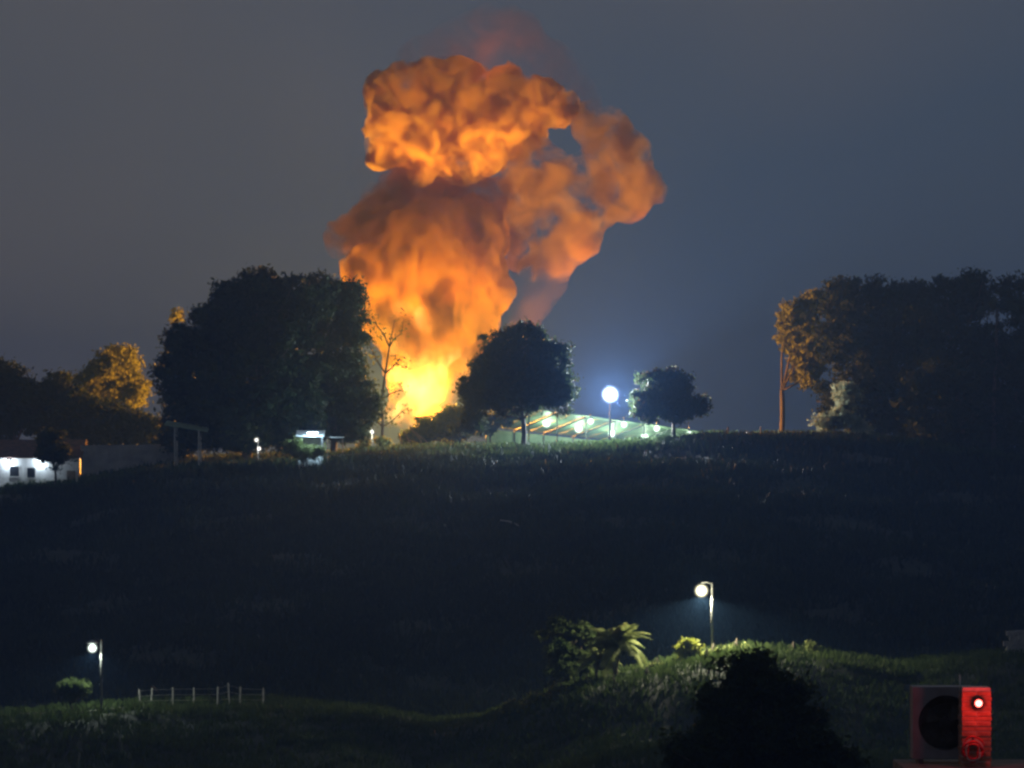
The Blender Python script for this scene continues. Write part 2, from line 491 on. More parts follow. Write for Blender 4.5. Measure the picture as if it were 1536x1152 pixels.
# ------------------------------------------------------------------ the explosion
DF = 440.0
SF = K*DF
def plume_mesh(name, blobs, voxel, disp, parent, mat, seed=0):
    bm = bmesh.new()
    for px, py, rpx, dy in blobs:
        c = P(px, py, DF) + Vector((0, dy, 0))
        from mathutils import Matrix
        bmesh.ops.create_icosphere(bm, subdivisions=3, radius=rpx*SF, matrix=Matrix.Translation(c))
    me = bpy.data.meshes.new('tmp'); bm.to_mesh(me); bm.free()
    o = bpy.data.objects.new('tmp', me); C.objects.link(o)
    md = o.modifiers.new('r', 'REMESH'); md.mode = 'VOXEL'; md.voxel_size = voxel; md.use_smooth_shade = True
    md2 = o.modifiers.new('s', 'SMOOTH'); md2.iterations = 4; md2.factor = 0.5
    dg = bpy.context.evaluated_depsgraph_get()
    ev = o.evaluated_get(dg)
    m2 = bpy.data.meshes.new_from_object(ev)
    C.objects.unlink(o); bpy.data.objects.remove(o); bpy.data.meshes.remove(me)
    m2.name = name
    sd = Vector((seed*13.7, seed*7.1, seed*3.3))
    off = world_loc(parent)
    for v in m2.vertices:
        p = v.co; nrm = v.normal.copy()
        w = p + 0.9*mnoise.noise_vector((p+sd)*0.35)
        d = 0.0
        for sc, am in disp:
            f1 = mnoise.voronoi((w+sd)*sc)[0][0]
            d += am*(0.55 - f1)
        d += 0.5*disp[0][1]*mnoise.noise((p+sd)*0.12)
        v.co = p + nrm*d
    for v in m2.vertices: v.co -= off
    o = bpy.data.objects.new('tmp', m2); C.objects.link(o)
    md = o.modifiers.new('r', 'REMESH'); md.mode = 'VOXEL'; md.voxel_size = voxel*0.85; md.use_smooth_shade = True
    md2 = o.modifiers.new('s', 'SMOOTH'); md2.iterations = 1; md2.factor = 0.4
    dg = bpy.context.evaluated_depsgraph_get()
    m3 = bpy.data.meshes.new_from_object(o.evaluated_get(dg))
    bpy.data.objects.remove(o); bpy.data.meshes.remove(m2); m2 = m3; m2.name = name
    bm = bmesh.new(); bm.from_mesh(m2)          # drop crumbs that came loose
    seen = set(); isl = []
    for v0 in bm.verts:
        if v0 in seen: continue
        st_ = [v0]; seen.add(v0); comp = []
        while st_:
            a = st_.pop(); comp.append(a)
            for e in a.link_edges:
                b = e.other_vert(a)
                if b not in seen: seen.add(b); st_.append(b)
        isl.append(comp)
    isl.sort(key=len)
    for comp in isl[:-1]: bmesh.ops.delete(bm, geom=comp, context='VERTS')
    bm.to_mesh(m2); bm.free()
    m2.polygons.foreach_set('use_smooth', [True]*len(m2.polygons))
    m2.materials.clear(); m2.materials.append(mat)
    q = bpy.data.objects.new(name, m2); C.objects.link(q); q.parent = parent
    return q

def mat_plume(name, albedo, dens, nscale, cut, floor=0.0, emis=None, step=0.2, thin=None, detail=5.0, soot=None, stretch=1.0):
    """smoke / fire body: Principled Volume whose density is torn into billows by turbulence.
    emis = (colour, [(height, strength)...], noise scale, low, high, (cut0, cut1))"""
    m = bpy.data.materials.new(name); m.use_nodes = True
    n = m.node_tree.nodes; l = m.node_tree.links
    n.clear()
    def math_(op, a, b):
        q = n.new('ShaderNodeMath'); q.operation = op
        for k, v in enumerate((a, b)):
            if isinstance(v, (int, float)): q.inputs[k].default_value = v
            else: l.new(v, q.inputs[k])
        return q.outputs[0]
    def mrange(val, a, b, c, d, smooth=True):
        q = n.new('ShaderNodeMapRange')
        if smooth: q.interpolation_type = 'SMOOTHSTEP'
        for k, v in zip(('From Min', 'From Max', 'To Min', 'To Max'), (a, b, c, d)): q.inputs[k].default_value = v
        l.new(val, q.inputs['Value']); return q.outputs['Result']
    o = n.new('ShaderNodeOutputMaterial'); pv = n.new('ShaderNodeVolumePrincipled')
    l.new(pv.outputs['Volume'], o.inputs['Volume'])
    pv.inputs['Color'].default_value = (*albedo, 1)
    tc = n.new('ShaderNodeTexCoord')
    sp = n.new('ShaderNodeSeparateXYZ'); l.new(tc.outputs['Object'], sp.inputs['Vector'])
    t = n.new('ShaderNodeTexNoise'); t.inputs['Scale'].default_value = nscale; t.inputs['Detail'].default_value = detail
    t.inputs['Roughness'].default_value = 0.58; t.inputs['Distortion'].default_value = 0.5
    l.new(tc.outputs['Object'], t.inputs['Vector'])
    if stretch != 1.0:
        mpg = n.new('ShaderNodeMapping'); mpg.inputs['Scale'].default_value = (1, 1, stretch)
        l.new(tc.outputs['Object'], mpg.inputs['Vector']); l.new(mpg.outputs['Vector'], t.inputs['Vector'])
    if soot:      # clear burning gas below, sooty scattering smoke above
        mc = n.new('ShaderNodeMixRGB'); mc.inputs['Color1'].default_value = (0.02, 0.01, 0.003, 1); mc.inputs['Color2'].default_value = (*albedo, 1)
        l.new(mrange(sp.outputs['Z'], soot[0], soot[1], 0.0, 1.0), mc.inputs['Fac']); l.new(mc.outputs['Color'], pv.inputs['Color'])
    mask = mrange(t.outputs['Fac'], cut[0], cut[1], floor, 1.0)
    d = math_('MULTIPLY', mask, dens)
    if thin:      # flames are thin near the seat of the fire and sooty higher up
        d = math_('MULTIPLY', d, mrange(sp.outputs['Z'], thin[0], thin[1], thin[2], 1.0))
    l.new(d, pv.inputs['Density'])
    if emis:
        col, prof, es, lo, hi, ec = emis
        cr = n.new('ShaderNodeFloatCurve')
        h1 = prof[-1][0]; mx = max(p[1] for p in prof)
        cu = cr.mapping.curves[0]
        cu.points[0].location = (0, prof[0][1]/mx); cu.points[1].location = (1, prof[-1][1]/mx)
        for h, q in prof[1:-1]: cu.points.new(h/h1, q/mx)
        cr.mapping.update()
        l.new(math_('DIVIDE', sp.outputs['Z'], h1), cr.inputs['Value'])
        t2 = n.new('ShaderNodeTexNoise'); t2.inputs['Scale'].default_value = es; t2.inputs['Detail'].default_value = 4
        t2.inputs['Distortion'].default_value = 0.8
        l.new(mpg.outputs['Vector'] if stretch != 1.0 else tc.outputs['Object'], t2.inputs['Vector'])
        e = math_('MULTIPLY', cr.outputs['Value'], mrange(t2.outputs['Fac'], ec[0], ec[1], lo, hi, False))
        e = math_('MULTIPLY', math_('MULTIPLY', e, mask), mx)
        l.new(e, pv.inputs['Emission Strength'])
        pv.inputs['Emission Color'].default_value = (*col, 1)
    m.cycles.volume_step_rate = step
    return m

FIRE = (1.0, 0.37, 0.012)
ex_base = Vector((X(625, DF), DF, gz(X(625, DF), DF)))
explosion = empty('explosion_plume', ex_base, 'towering orange fireball and smoke plume rising behind the trees', 'explosion')
M['fire'] = mat_plume('fire_body', (0.66, 0.30, 0.07), 1.6, 0.26, (0.41, 0.55), 0.12,
                      ((1.0, 0.32, 0.006), [(0, 0.70), (4, 0.85), (7, 0.85), (11, 0.75), (14, 1.0), (17, 1.25), (21, 0.95), (25, 0.40), (32, 0.05)], 0.34, 0.10, 1.6, (0.37, 0.64)),
                      step=0.13, thin=(7, 17, 0.03), soot=(11, 22), stretch=0.6)
M['fire_core'] = mat_plume('white_hot_core', (0.02, 0.01, 0.003), 0.02, 0.35, (0.36, 0.56), 0.15,
                           ((1.0, 0.60, 0.15), [(0, 0.6), (5, 0.95), (9, 0.8), (14, 0.5), (20, 0.25)], 0.45, 0.1, 1.5, (0.36, 0.64)), step=0.2, stretch=0.6)
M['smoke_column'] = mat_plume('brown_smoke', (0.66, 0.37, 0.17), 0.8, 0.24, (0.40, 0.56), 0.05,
                              ((1.0, 0.26, 0.03), [(0, 0.0), (20, 0.16), (27, 0.10), (31, 0.03), (36, 0.0)], 0.30, 0.0, 1.4, (0.42, 0.66)), step=0.2)  # emission puts a firelit glow into the brown smoke
M['smoke_cap'] = mat_plume('rolling_fireball', (0.82, 0.44, 0.08), 1.5, 0.27, (0.40, 0.53), 0.06,
                           (FIRE, [(0, 0.0), (32, 0.7), (35, 1.2), (39, 0.75), (42, 0.36), (46, 0.18), (52, 0.02)], 0.36, 0.0, 1.4, (0.40, 0.64)), step=0.17)
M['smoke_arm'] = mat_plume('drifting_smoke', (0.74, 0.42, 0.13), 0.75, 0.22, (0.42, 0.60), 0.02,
                           ((1.0, 0.36, 0.02), [(0, 0.0), (22, 0.18), (30, 0.22), (38, 0.13), (52, 0.03)], 0.30, 0.1, 1.4, (0.38, 0.64)), step=0.16)  # emission stands in for firelight on the drifting smoke
M['smoke_wisp'] = mat_plume('faint_smoke', (0.62, 0.38, 0.22), 0.03, 0.16, (0.36, 0.64), 0.0, step=0.4, detail=4)
M['smoke_veil'] = mat_plume('thin_smoke', (0.72, 0.42, 0.26), 0.07, 0.16, (0.36, 0.64), 0.0, step=0.4, detail=4)
col = [(592, 628, 14, -1), (600, 612, 16, 0), (632, 600, 44, 0), (645, 565, 52, 0), (650, 525, 74, 0), (628, 480, 70, 0), (672, 470, 78, 0), (600, 440, 50, -1),
       (690, 410, 70, 0), (630, 410, 70, -1), (702, 360, 60, 1), (650, 350, 54, 0), (556, 412, 36, -1), (575, 480, 26, -1), (728, 430, 38, 0)]
plume_mesh('flame_core', [(626, 606, 18, -1), (636, 582, 28, -1), (626, 552, 26, -1), (652, 558, 24, -1), (640, 520, 20, -1), (612, 520, 15, -1), (660, 590, 16, -1), (592, 626, 11, -1), (604, 612, 14, -1), (596, 520, 16, -2), (600, 470, 20, -2), (640, 480, 24, -2), (580, 500, 12, -2), (675, 530, 18, -1), (596, 560, 14, -1)], 0.30, [(0.3, 1.0), (0.7, 0.6)], explosion, M['fire_core'], 8)
plume_mesh('fire_column', col, 0.36, [(0.22, 2.2), (0.45, 1.4), (0.95, 0.8)], explosion, M['fire'], 1)
colu = [(650, 320, 66, 1), (700, 310, 62, 2), (750, 345, 32, 2), (600, 330, 52, 1), (560, 345, 42, 0), (515, 352, 30, 0), (506, 372, 22, 0), (735, 300, 42, 2), (610, 285, 42, 1), (775, 380, 28, 2), (570, 300, 30, 2)]
plume_mesh('smoke_column', colu, 0.40, [(0.2, 2.0), (0.45, 1.2), (0.9, 0.6)], explosion, M['smoke_column'], 2)
cap = [(598, 150, 54, 0), (645, 130, 44, 0), (690, 150, 60, 0), (584, 200, 42, -1), (650, 200, 62, -1), (712, 215, 52, -1), (640, 246, 30, -2), (700, 248, 32, -2),
       (752, 150, 48, 1), (800, 155, 46, 1), (580, 222, 30, -1), (690, 108, 24, 0), (838, 160, 32, 2), (750, 200, 40, 1)]
plume_mesh('smoke_cap', cap, 0.34, [(0.22, 2.2), (0.42, 1.6), (0.85, 0.9)], explosion, M['smoke_cap'], 3)
arm = [(772, 255, 42, 1), (812, 288, 50, 0), (860, 318, 54, 0), (900, 300, 42, 0), (832, 352, 46, 0), (872, 356, 36, 0), (940, 288, 42, 1), (976, 282, 26, 1),
       (922, 245, 44, 2), (910, 195, 40, 2), (945, 232, 36, 2), (885, 180, 30, 2), (832, 396, 28, 1), (802, 398, 22, 1), (780, 325, 36, 1),
       (785, 215, 36, 3), (818, 240, 30, 3), (865, 262, 30, 2)]
plume_mesh('smoke_arm', arm, 0.40, [(0.2, 1.6), (0.45, 1.0), (0.9, 0.6)], explosion, M['smoke_arm'], 4)
veil = [(690, 80, 56, 4), (760, 75, 70, 4), (830, 110, 56, 4), (862, 150, 44, 4), (740, 40, 50, 3), (640, 92, 44, 3), (700, 50, 40, 3)]
plume_mesh('smoke_veil', veil, 0.6, [(0.18, 2.0), (0.5, 0.8)], explosion, M['smoke_veil'], 5)
veil = [(560, 265, 36, 4), (555, 310, 40, 4), (525, 340, 32, 4), (580, 280, 36, 4)]
plume_mesh('smoke_wisp', veil, 0.6, [(0.18, 1.2), (0.5, 0.8)], explosion, M['smoke_wisp'], 6)
veil = [(800, 450, 34, 4), (788, 500, 30, 4), (785, 415, 36, 4), (830, 420, 26, 4)]
plume_mesh('smoke_wisp', veil, 0.6, [(0.18, 1.2), (0.5, 0.8)], explosion, M['smoke_wisp'], 7)
point_light('fire_light', P(634, 600, DF), 540000, (1.0, 0.40, 0.04), 2.5, explosion)
for px, py, w in ((640, 530, 24000), (618, 470, 14000), (676, 450, 14000), (640, 415, 11000)):
    point_light('fire_light', P(px, py, DF - 1.5), w, (1.0, 0.40, 0.04), 3.4, explosion)

point_light('fire_light', P(740, 84, DF + 3), 1300, (1.0, 0.30, 0.08), 3.4, explosion)  # added light above the cap, reddens the thin smoke there

# ------------------------------------------------------------------ trees on the crest
tree('mango_tree', 'largest dark tree on the crest, left of the fireball', 'tree', 405, 370,
     [(300, 545, 58, 62), (345, 480, 58, 50), (395, 450, 60, 44), (440, 470, 55, 52), (400, 545, 85, 80), (310, 620, 62, 46), (385, 625, 75, 42), (440, 600, 55, 60), (268, 515, 24, 26), (260, 585, 20, 40), (290, 655, 44, 26), (370, 655, 60, 24), (440, 655, 44, 22)],
     76000, 0.55, M['leaf_dark'], 0.9, 0.55)
tree('broadleaf_tree', 'dark leafy tree overlapping the left edge of the fireball', 'tree', 409, 500,
     [(490, 450, 42, 40), (520, 440, 24, 22), (505, 520, 48, 60), (530, 480, 22, 40), (490, 600, 55, 60), (540, 585, 22, 45), (520, 640, 38, 34), (560, 610, 14, 20)],
     30000, 0.45, M['leaf_dark'], 0.75, 0.35)
tree('round_tree', 'round dark tree between the fireball and the bright floodlight', 'tree', 407, 785,
     [(775, 530, 52, 42), (740, 565, 42, 42), (815, 560, 42, 46), (770, 585, 62, 40), (715, 600, 28, 32), (838, 590, 24, 30), (705, 635, 22, 18)],
     34000, 0.45, M['leaf_dark'], 0.7, 0.28)
tree('small_tree', 'small dark tree standing right of the bright floodlight', 'tree', 413, 1010,
     [(985, 585, 32, 30), (1010, 575, 26, 22), (1005, 610, 38, 26), (1045, 607, 18, 20), (970, 610, 22, 24)],
     12000, 0.42, M['leaf_dark'], 0.6, 0.22)
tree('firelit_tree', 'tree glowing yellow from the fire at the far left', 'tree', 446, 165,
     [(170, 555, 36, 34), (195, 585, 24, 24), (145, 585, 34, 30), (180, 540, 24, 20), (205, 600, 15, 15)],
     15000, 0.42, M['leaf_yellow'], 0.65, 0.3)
tree('dark_tree', 'low dark tree at the left picture edge behind the white house', 'tree', 424, 25,
     [(10, 580, 36, 34), (50, 605, 40, 32), (0, 620, 40, 40), (-30, 560, 30, 30)], 14000, 0.5, M['leaf_dark'], 0.8, 0.3)
tree('dark_tree', 'wide dark tree mass below the yellow firelit tree', 'tree', 424, 150,
     [(110, 610, 42, 32), (160, 635, 52, 28), (215, 640, 36, 26), (90, 580, 22, 22), (120, 650, 60, 20), (170, 660, 50, 16), (230, 665, 30, 18), (60, 625, 40, 30)], 28000, 0.5, M['leaf_dark'], 0.8, 0.3)
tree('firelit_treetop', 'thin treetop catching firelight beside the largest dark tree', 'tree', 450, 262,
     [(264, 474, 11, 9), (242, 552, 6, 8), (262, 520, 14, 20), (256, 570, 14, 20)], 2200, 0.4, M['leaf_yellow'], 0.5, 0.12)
tree('round_tree', 'small round dark tree in front of the white lit house', 'tree', 400, 83,
     [(80, 675, 24, 24), (70, 662, 14, 14), (92, 682, 16, 16)], 6000, 0.35, M['leaf_dark'], 0.5, 0.14)
# right-hand grove
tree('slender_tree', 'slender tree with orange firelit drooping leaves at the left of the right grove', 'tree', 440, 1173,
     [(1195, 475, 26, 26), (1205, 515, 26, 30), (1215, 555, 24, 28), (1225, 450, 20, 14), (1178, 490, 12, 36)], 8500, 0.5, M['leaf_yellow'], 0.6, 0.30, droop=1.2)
tree('broad_tree', 'broad flat-topped dark tree in the middle of the right grove', 'tree', 424, 1320,
     [(1285, 450, 52, 34), (1340, 455, 50, 36), (1290, 520, 60, 50), (1350, 520, 50, 56), (1320, 585, 62, 46), (1255, 600, 30, 40), (1260, 500, 30, 40), (1300, 635, 50, 26), (1350, 630, 40, 30), (1375, 480, 24, 50)], 46000, 0.5, M['leaf_dark'], 0.85, 0.4)
tree('broad_tree', 'tall dark tree filling the right edge of the grove', 'tree', 420, 1440,
     [(1420, 460, 50, 44), (1455, 440, 36, 34), (1430, 530, 62, 60), (1490, 540, 52, 56), (1540, 540, 44, 60), (1400, 600, 56, 50), (1470, 620, 60, 46), (1545, 620, 50, 56), (1400, 655, 50, 26), (1460, 670, 50, 26), (1530, 675, 50, 30), (1525, 450, 30, 34)], 60000, 0.5, M['leaf_dark'], 0.85, 0.45)
palm('tall_palm', 'tall palm rising above the right edge of the grove', 418, 1490, 1496, 462, 4.6, 14, M['leaf_dark'], None, 0.20, 0.9, leaflet=1.0, width=0.16)
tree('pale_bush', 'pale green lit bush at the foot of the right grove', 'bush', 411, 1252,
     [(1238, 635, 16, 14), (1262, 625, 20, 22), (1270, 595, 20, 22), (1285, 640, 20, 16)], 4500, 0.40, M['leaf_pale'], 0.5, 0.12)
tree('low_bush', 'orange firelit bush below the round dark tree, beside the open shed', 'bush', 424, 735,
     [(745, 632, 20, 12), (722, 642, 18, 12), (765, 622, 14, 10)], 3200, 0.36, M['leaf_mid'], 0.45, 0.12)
tree('low_bush', 'dark bush at the foot of the fire, right of the flames', 'bush', 428, 660,
     [(650, 645, 32, 22), (690, 640, 28, 26), (625, 655, 24, 14), (675, 622, 22, 12)], 8000, 0.4, M['leaf_dark'], 0.5, 0.12)
tree('low_bush', 'leafy bush lit from behind beside the small blue-lit kiosk', 'bush', 396, 455,
     [(455, 680, 20, 10), (440, 668, 12, 9), (476, 678, 10, 8)], 2500, 0.34, M['leaf_palm'], 0.4, 0.08)
tree('low_bush', 'small bush beside the warm lamp post left of the flames', 'bush', 414, 575,
     [(575, 664, 12, 10), (545, 668, 10, 8)], 1600, 0.32, M['leaf_palm'], 0.35, 0.08)

# ------------------------------------------------------------------ ground cover
def tufts(name, x, y, size, mat, label, n_per=5, spread=0.35):
    n = len(x)
    z = ground(x, y)
    P0 = np.stack([x, y, z], -1)
    P0 = np.repeat(P0, n_per, 0)
    P0[:, :2] += rng.normal(0, spread, (len(P0), 2))
    P0[:, 2] = ground(P0[:, 0], P0[:, 1]) - 0.05
    m = len(P0)
    h = size*np.repeat(rng.uniform(0.5, 1.3, n), n_per)[:, None]*rng.uniform(0.7, 1.2, (m, 1))
    a = rng.uniform(0, 2*math.pi, m)
    side = np.stack([np.cos(a), np.sin(a), np.zeros(m)], -1)
    lean = np.stack([rng.normal(0, .35, m), rng.normal(0, .35, m), np.ones(m)], -1)
    w = h*0.16
    p0 = P0 - side*w; p1 = P0 + side*w
    p2 = P0 + lean*h + side*w*0.25; p3 = P0 + lean*h*0.95 - side*w*0.25
    V = np.stack([p0, p1, p2, p3], 1).reshape(-1, 3)
    o = np_mesh(name, V, np.arange(4*m).reshape(m, 4), mat)
    return tag(o, label, 'grass', kind='stuff')

n = 9000
gx = rng.uniform(-56, 56, n); gy = rng.uniform(398, 418, n)
tufts('crest_grass', gx, gy, 0.7, M['grass'], 'tall grass along the crest of the hill')
n = 42000
gx = rng.uniform(-62, 62, n); gy = rng.uniform(268, 400, n)
cl = np.sin(gx*0.35 + 2*np.sin(gy*0.11)) + np.sin(gy*0.28 + gx*0.1) + rng.normal(0, .6, n)
tufts('hillside_scrub', gx[cl > -1.1], gy[cl > -1.1], 0.8, M['scrub'], 'dark rough scrub covering the hillside', 6, 0.6)
n = 20000
gx = rng.uniform(-40, 40, n); gy = rng.uniform(196, 253, n)
tufts('terrace_grass', gx, gy, 0.42, M['grass'], 'short grass along the lamp-lit lower ridge', 6, 0.3)

# ------------------------------------------------------------------ open shed with two rows of lamps
DS = 422.0
nl, nr = P(792, 612, 420), P(1052, 648, 424)
fl, fr_ = P(728, 640, 428), P(990, 668, 432)
shed = empty('open_shed', Vector(((nl.x+fr_.x)/2, 425, gz((nl.x+fr_.x)/2, 425))), 'long open shed with a pale sloping roof lit from inside by lamps', 'shed')
NP = 12
def sq(u, v): return nl.lerp(nr, u).lerp(fl.lerp(fr_, u), v)
for i in range(NP):
    u0, u1 = i/NP + 0.0015, (i+1)/NP - 0.0015
    up = Vector((0, 0, 0.05 + 0.012*(i % 2)))
    dn = Vector((0, 0, 0.0 + 0.012*(i % 2)))
    MB().hexa([sq(u0, 0)+dn, sq(u1, 0)+dn, sq(u1, 1)+dn, sq(u0, 1)+dn, sq(u0, 0)+up, sq(u1, 0)+up, sq(u1, 1)+up, sq(u0, 1)+up]).build('roof_panel', M['sheet'], shed)
for i in range(7):
    u = min(.995, max(.005, i/6))
    a, b = sq(u, 0.0), sq(u, 1.0)
    MB().tube([a - Vector((0, 0, .14)), b - Vector((0, 0, .14))], 0.09, 4).build('rafter', M['dark_metal'], shed)
    for p in (a, b):
        MB().tube([Vector((p.x, p.y, gz(p.x, p.y) - .2)), Vector((p.x, p.y, p.z - .05))], 0.08, 6).build('post', M['dull_metal'], shed)
MB().tube([sq(0, 0) + Vector((0, -.06, 0)), sq(1, 0) + Vector((0, -.06, 0))], 0.09, 5).build('eave_beam', M['sheet'], shed)
for i in range(6):      # rendered back wall in bays between the posts
    a, b = sq(i/6+.004, 1), sq((i+1)/6-.004, 1)
    y0 = Vector((0, 0.12, 0)); th = Vector((0, .15, 0))
    ga = Vector((a.x, a.y, gz(a.x, a.y)-.2)); gb = Vector((b.x, b.y, gz(b.x, b.y)-.2))
    ta = Vector((a.x, a.y, a.z-.25)); tb = Vector((b.x, b.y, b.z-.25))
    MB().hexa([ga+y0, gb+y0, gb+y0+th, ga+y0+th, ta+y0, tb+y0, tb+y0+th, ta+y0+th]).build('wall_panel', M['sheet'], shed)

ORD = ['leftmost', 'second from the left', 'third from the left', 'rightmost']
def shed_lamp(px, py, D, label, light=900, r=0.40):
    c = P(px, py, D)
    root = empty('shed_lamp', c, label, 'lamp', 'lamps in the open shed')
    MB().lathe(c + Vector((0, 0, r*0.9)), [(0.05, 0.5), (0.07, 0.12), (r*0.75, 0.05), (r*0.8, 0)], 12).build('lamp_cap', M['metal'], root)
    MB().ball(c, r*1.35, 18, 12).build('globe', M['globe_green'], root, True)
    if light: point_light('lamp_light', c + Vector((0, -r-.10, -r-.35)), light, (0.72, 1.0, 0.68), .14, root)
    return root
for i, (px, py) in enumerate(((886, 632), (936, 637), (985, 643), (1034, 651))):
    shed_lamp(px, py, 420.5 + i*0.9, 'white lamp on the upper row of the open shed, ' + ORD[i], 480)
for i, (px, py) in enumerate(((820, 635), (868, 643), (918, 650), (967, 656))):
    shed_lamp(px, py, 424.5 + i*0.9, 'white lamp on the lower row of the open shed, ' + ORD[i], 480, 0.5)

# floodlight on its mast
D = 419.0
bx = X(915, D); b = Vector((bx, D, gz(bx, D)))
t = P(915, 592, D)
fl_ = empty('floodlight_mast', b, 'brilliant white floodlight on a mast above the open shed', 'floodlight')
MB().tube([b - Vector((0, 0, .3)), Vector((bx, D, t.z + 0.5))], [0.14, 0.09], 8).build('mast', M['dull_metal'], fl_, True)
MB().box((bx, D - .12, t.z), (1.9, .10, .10)).build('crossbar', M['dull_metal'], fl_)
h = MB().tube([(bx, D - .16, t.z), (bx, D - .26, t.z), (bx, D - .48, t.z), (bx, D - .60, t.z)], [.16, .36, .52, .58], 28).build('reflector_dish', M['dark_metal'], fl_, True)
MB().ball((bx, D - .85, t.z), 1.30, 26, 16).build('globe', M['globe_white'], h, True)  # oversized glow ball imitating the floodlight's glare
fd_ = bpy.data.lights.new('floodlight_light', 'SPOT'); fd_.energy = 110000; fd_.color = (0.74, 0.87, 1.0); fd_.shadow_soft_size = .6
fd_.spot_size = R(172); fd_.spot_blend = 0.2
fo_ = bpy.data.objects.new('floodlight_light', fd_); C.objects.link(fo_); fo_.parent = fl_
fo_.location = Vector((bx, D - .95, t.z)) - b
fo_.rotation_euler = (R(-80), 0, 0)

# ------------------------------------------------------------------ the lit white house at the left edge
def box_house(name, label, px0, px1, D, top_py, depth, wallmat, gable=0.0, roofmat=None):
    x0, x1 = X(px0, D), X(px1, D)
    zb = min(gz(x0, D), gz(x1, D)) - .5
    zt = Z(top_py, D)
    root = empty(name, ((x0+x1)/2, D, zb + .5), label, 'house')
    th = .2
    front = MB().box(((x0+x1)/2, D, (zb+zt)/2), (x1-x0, th, zt-zb)).build('wall', wallmat, root)
    MB().box(((x0+x1)/2, D+depth, (zb+zt)/2), (x1-x0, th, zt-zb)).build('wall', wallmat, root)
    for x in (x0 + th/2, x1 - th/2):
        MB().box((x, D+depth/2, (zb+zt)/2), (th, depth-th-.01, zt-zb-.01)).build('wall', wallmat, root)
    e = .45
    rm = roofmat or M['tile_roof']
    rid = zt + gable
    for s in (-1, 1):
        yb = D + depth/2 + s*(depth/2 + e)
        ym = D + depth/2 + s*.01
        lo = zt - .05 - gable*e/(depth/2)
        MB().hexa([(x0-e, yb, lo), (x1+e, yb, lo), (x1+e, ym, rid), (x0-e, ym, rid),
                   (x0-e, yb, lo+.14), (x1+e, yb, lo+.14), (x1+e, ym, rid+.14), (x0-e, ym, rid+.14)]).build('roof_slope', rm, root)
    return root, x0, x1, zb, zt
D = 406.0
hs, x0, x1, zb, zt = box_house('white_house', 'white house with a brightly lit wall at the left edge', -60, 118, D, 684, 7.0, M['white_wall'], 1.7)
for px, w, pz in ((22, 1.0, 707), (47, 0.9, 709)):
    x = X(px, D); z = Z(pz, D)
    wd = MB().box((x, D - .11, z), (w, .06, 1.1)).build('window', M['glass_dark'], hs)
    MB().box((x, D - .16, z - .62), (w + .2, .14, .08)).build('sill', M['white_wall'], wd)
    for dx in (-w/2-.04, w/2+.04):
        MB().box((x+dx, D - .13, z), (.07, .09, 1.2)).build('frame', M['white_wall'], wd)
x = X(107, D)
dr = MB().box((x, D - .12, zb+.5+1.05), (.95, .05, 2.1)).build('door', M['timber'], hs)
MB().box((x+.35, D - .17, zb+.5+1.0), (.06, .06, .14)).build('handle', M['metal'], dr)
MB().box((X(40, D), D-1.2, gz(X(40, D), D-1.2)-.05), (x1-x0+1, 2.0, .24)).build('porch_step', M['concrete'], hs)
# wall lamps on its front
for px, lab in ((62, 'wall lamp on the white house, behind the small round tree'), (14, 'wall lamp on the white house nearest the left edge')):
    c = P(px, 692, D) + Vector((0, -.42, 0))
    wl = empty('wall_lamp', c + Vector((0, .3, 0)), lab, 'lamp', 'wall lamps on the white house')
    MB().box((c.x, D-.14, c.z+.02), (.16, .06, .22)).build('back_plate', M['dark_metal'], wl)
    MB().tube([(c.x, D-.16, c.z+.05), (c.x, D-.40, c.z+.14)], .03, 6).build('arm', M['dark_metal'], wl)
    MB().ball(c, .13, 10, 6).build('globe', M['lamp_white'], wl, True)
    point_light('lamp_light', c + Vector((0, -.22, -.05)), 200, (0.70, 0.86, 1.0), .07, wl)

# dim boundary wall right of it, panel by panel
D = 407.0
bw = empty('boundary_wall', P(170, 715, D), 'long dim grey boundary wall running right from the white house', 'wall')
xa, xb = X(121, D), X(290, D)
NB = 8
for i in range(NB):
    a = xa + (xb-xa)*i/NB; c = xa + (xb-xa)*(i+1)/NB
    za, zc = Z(668 - 2*i/NB, D), Z(668 - 2*(i+1)/NB, D)
    ga, gc = gz(a, D)-.4, gz(c, D)-.4
    MB().hexa([(a+.02, D, ga), (c-.16, D, gc), (c-.16, D+.15, gc), (a+.02, D+.15, ga), (a+.02, D, za), (c-.16, D, zc), (c-.16, D+.15, zc), (a+.02, D+.15, za)]).build('wall_panel', M['grey_wall'], bw)
    MB().box((c-.07, D+.07, (gc+zc)/2+.06), (.16, .22, zc-gc+.12)).build('pillar', M['grey_wall'], bw)

# lean-to roof edge behind the big tree
D = 400.0
lt = empty('lean_to_shelter', Vector((X(278, D), D, gz(X(278, D), D))), 'small lean-to shelter with a pale roof edge under the largest tree', 'shelter')
a, b = P(246, 638, D), P(311, 648, D)
for i in range(5):
    p, q = a.lerp(b, i/5+.004), a.lerp(b, (i+1)/5-.004); bk = Vector((0, 3.0, .5)); th = Vector((0, 0, .07))
    MB().hexa([p, q, q+bk, p+bk, p+th, q+th, q+bk+th, p+bk+th]).build('roof_sheet', M['sheet'], lt)
for px, py in ((262, 641), (298, 646)):
    for dy in (.1, 2.8):
        x = X(px, D); MB().tube([(x, D+dy, gz(x, D+dy)-.3), (x, D+dy, Z(py, D)+dy*.16)], .09, 6).build('post', M['post'], lt)

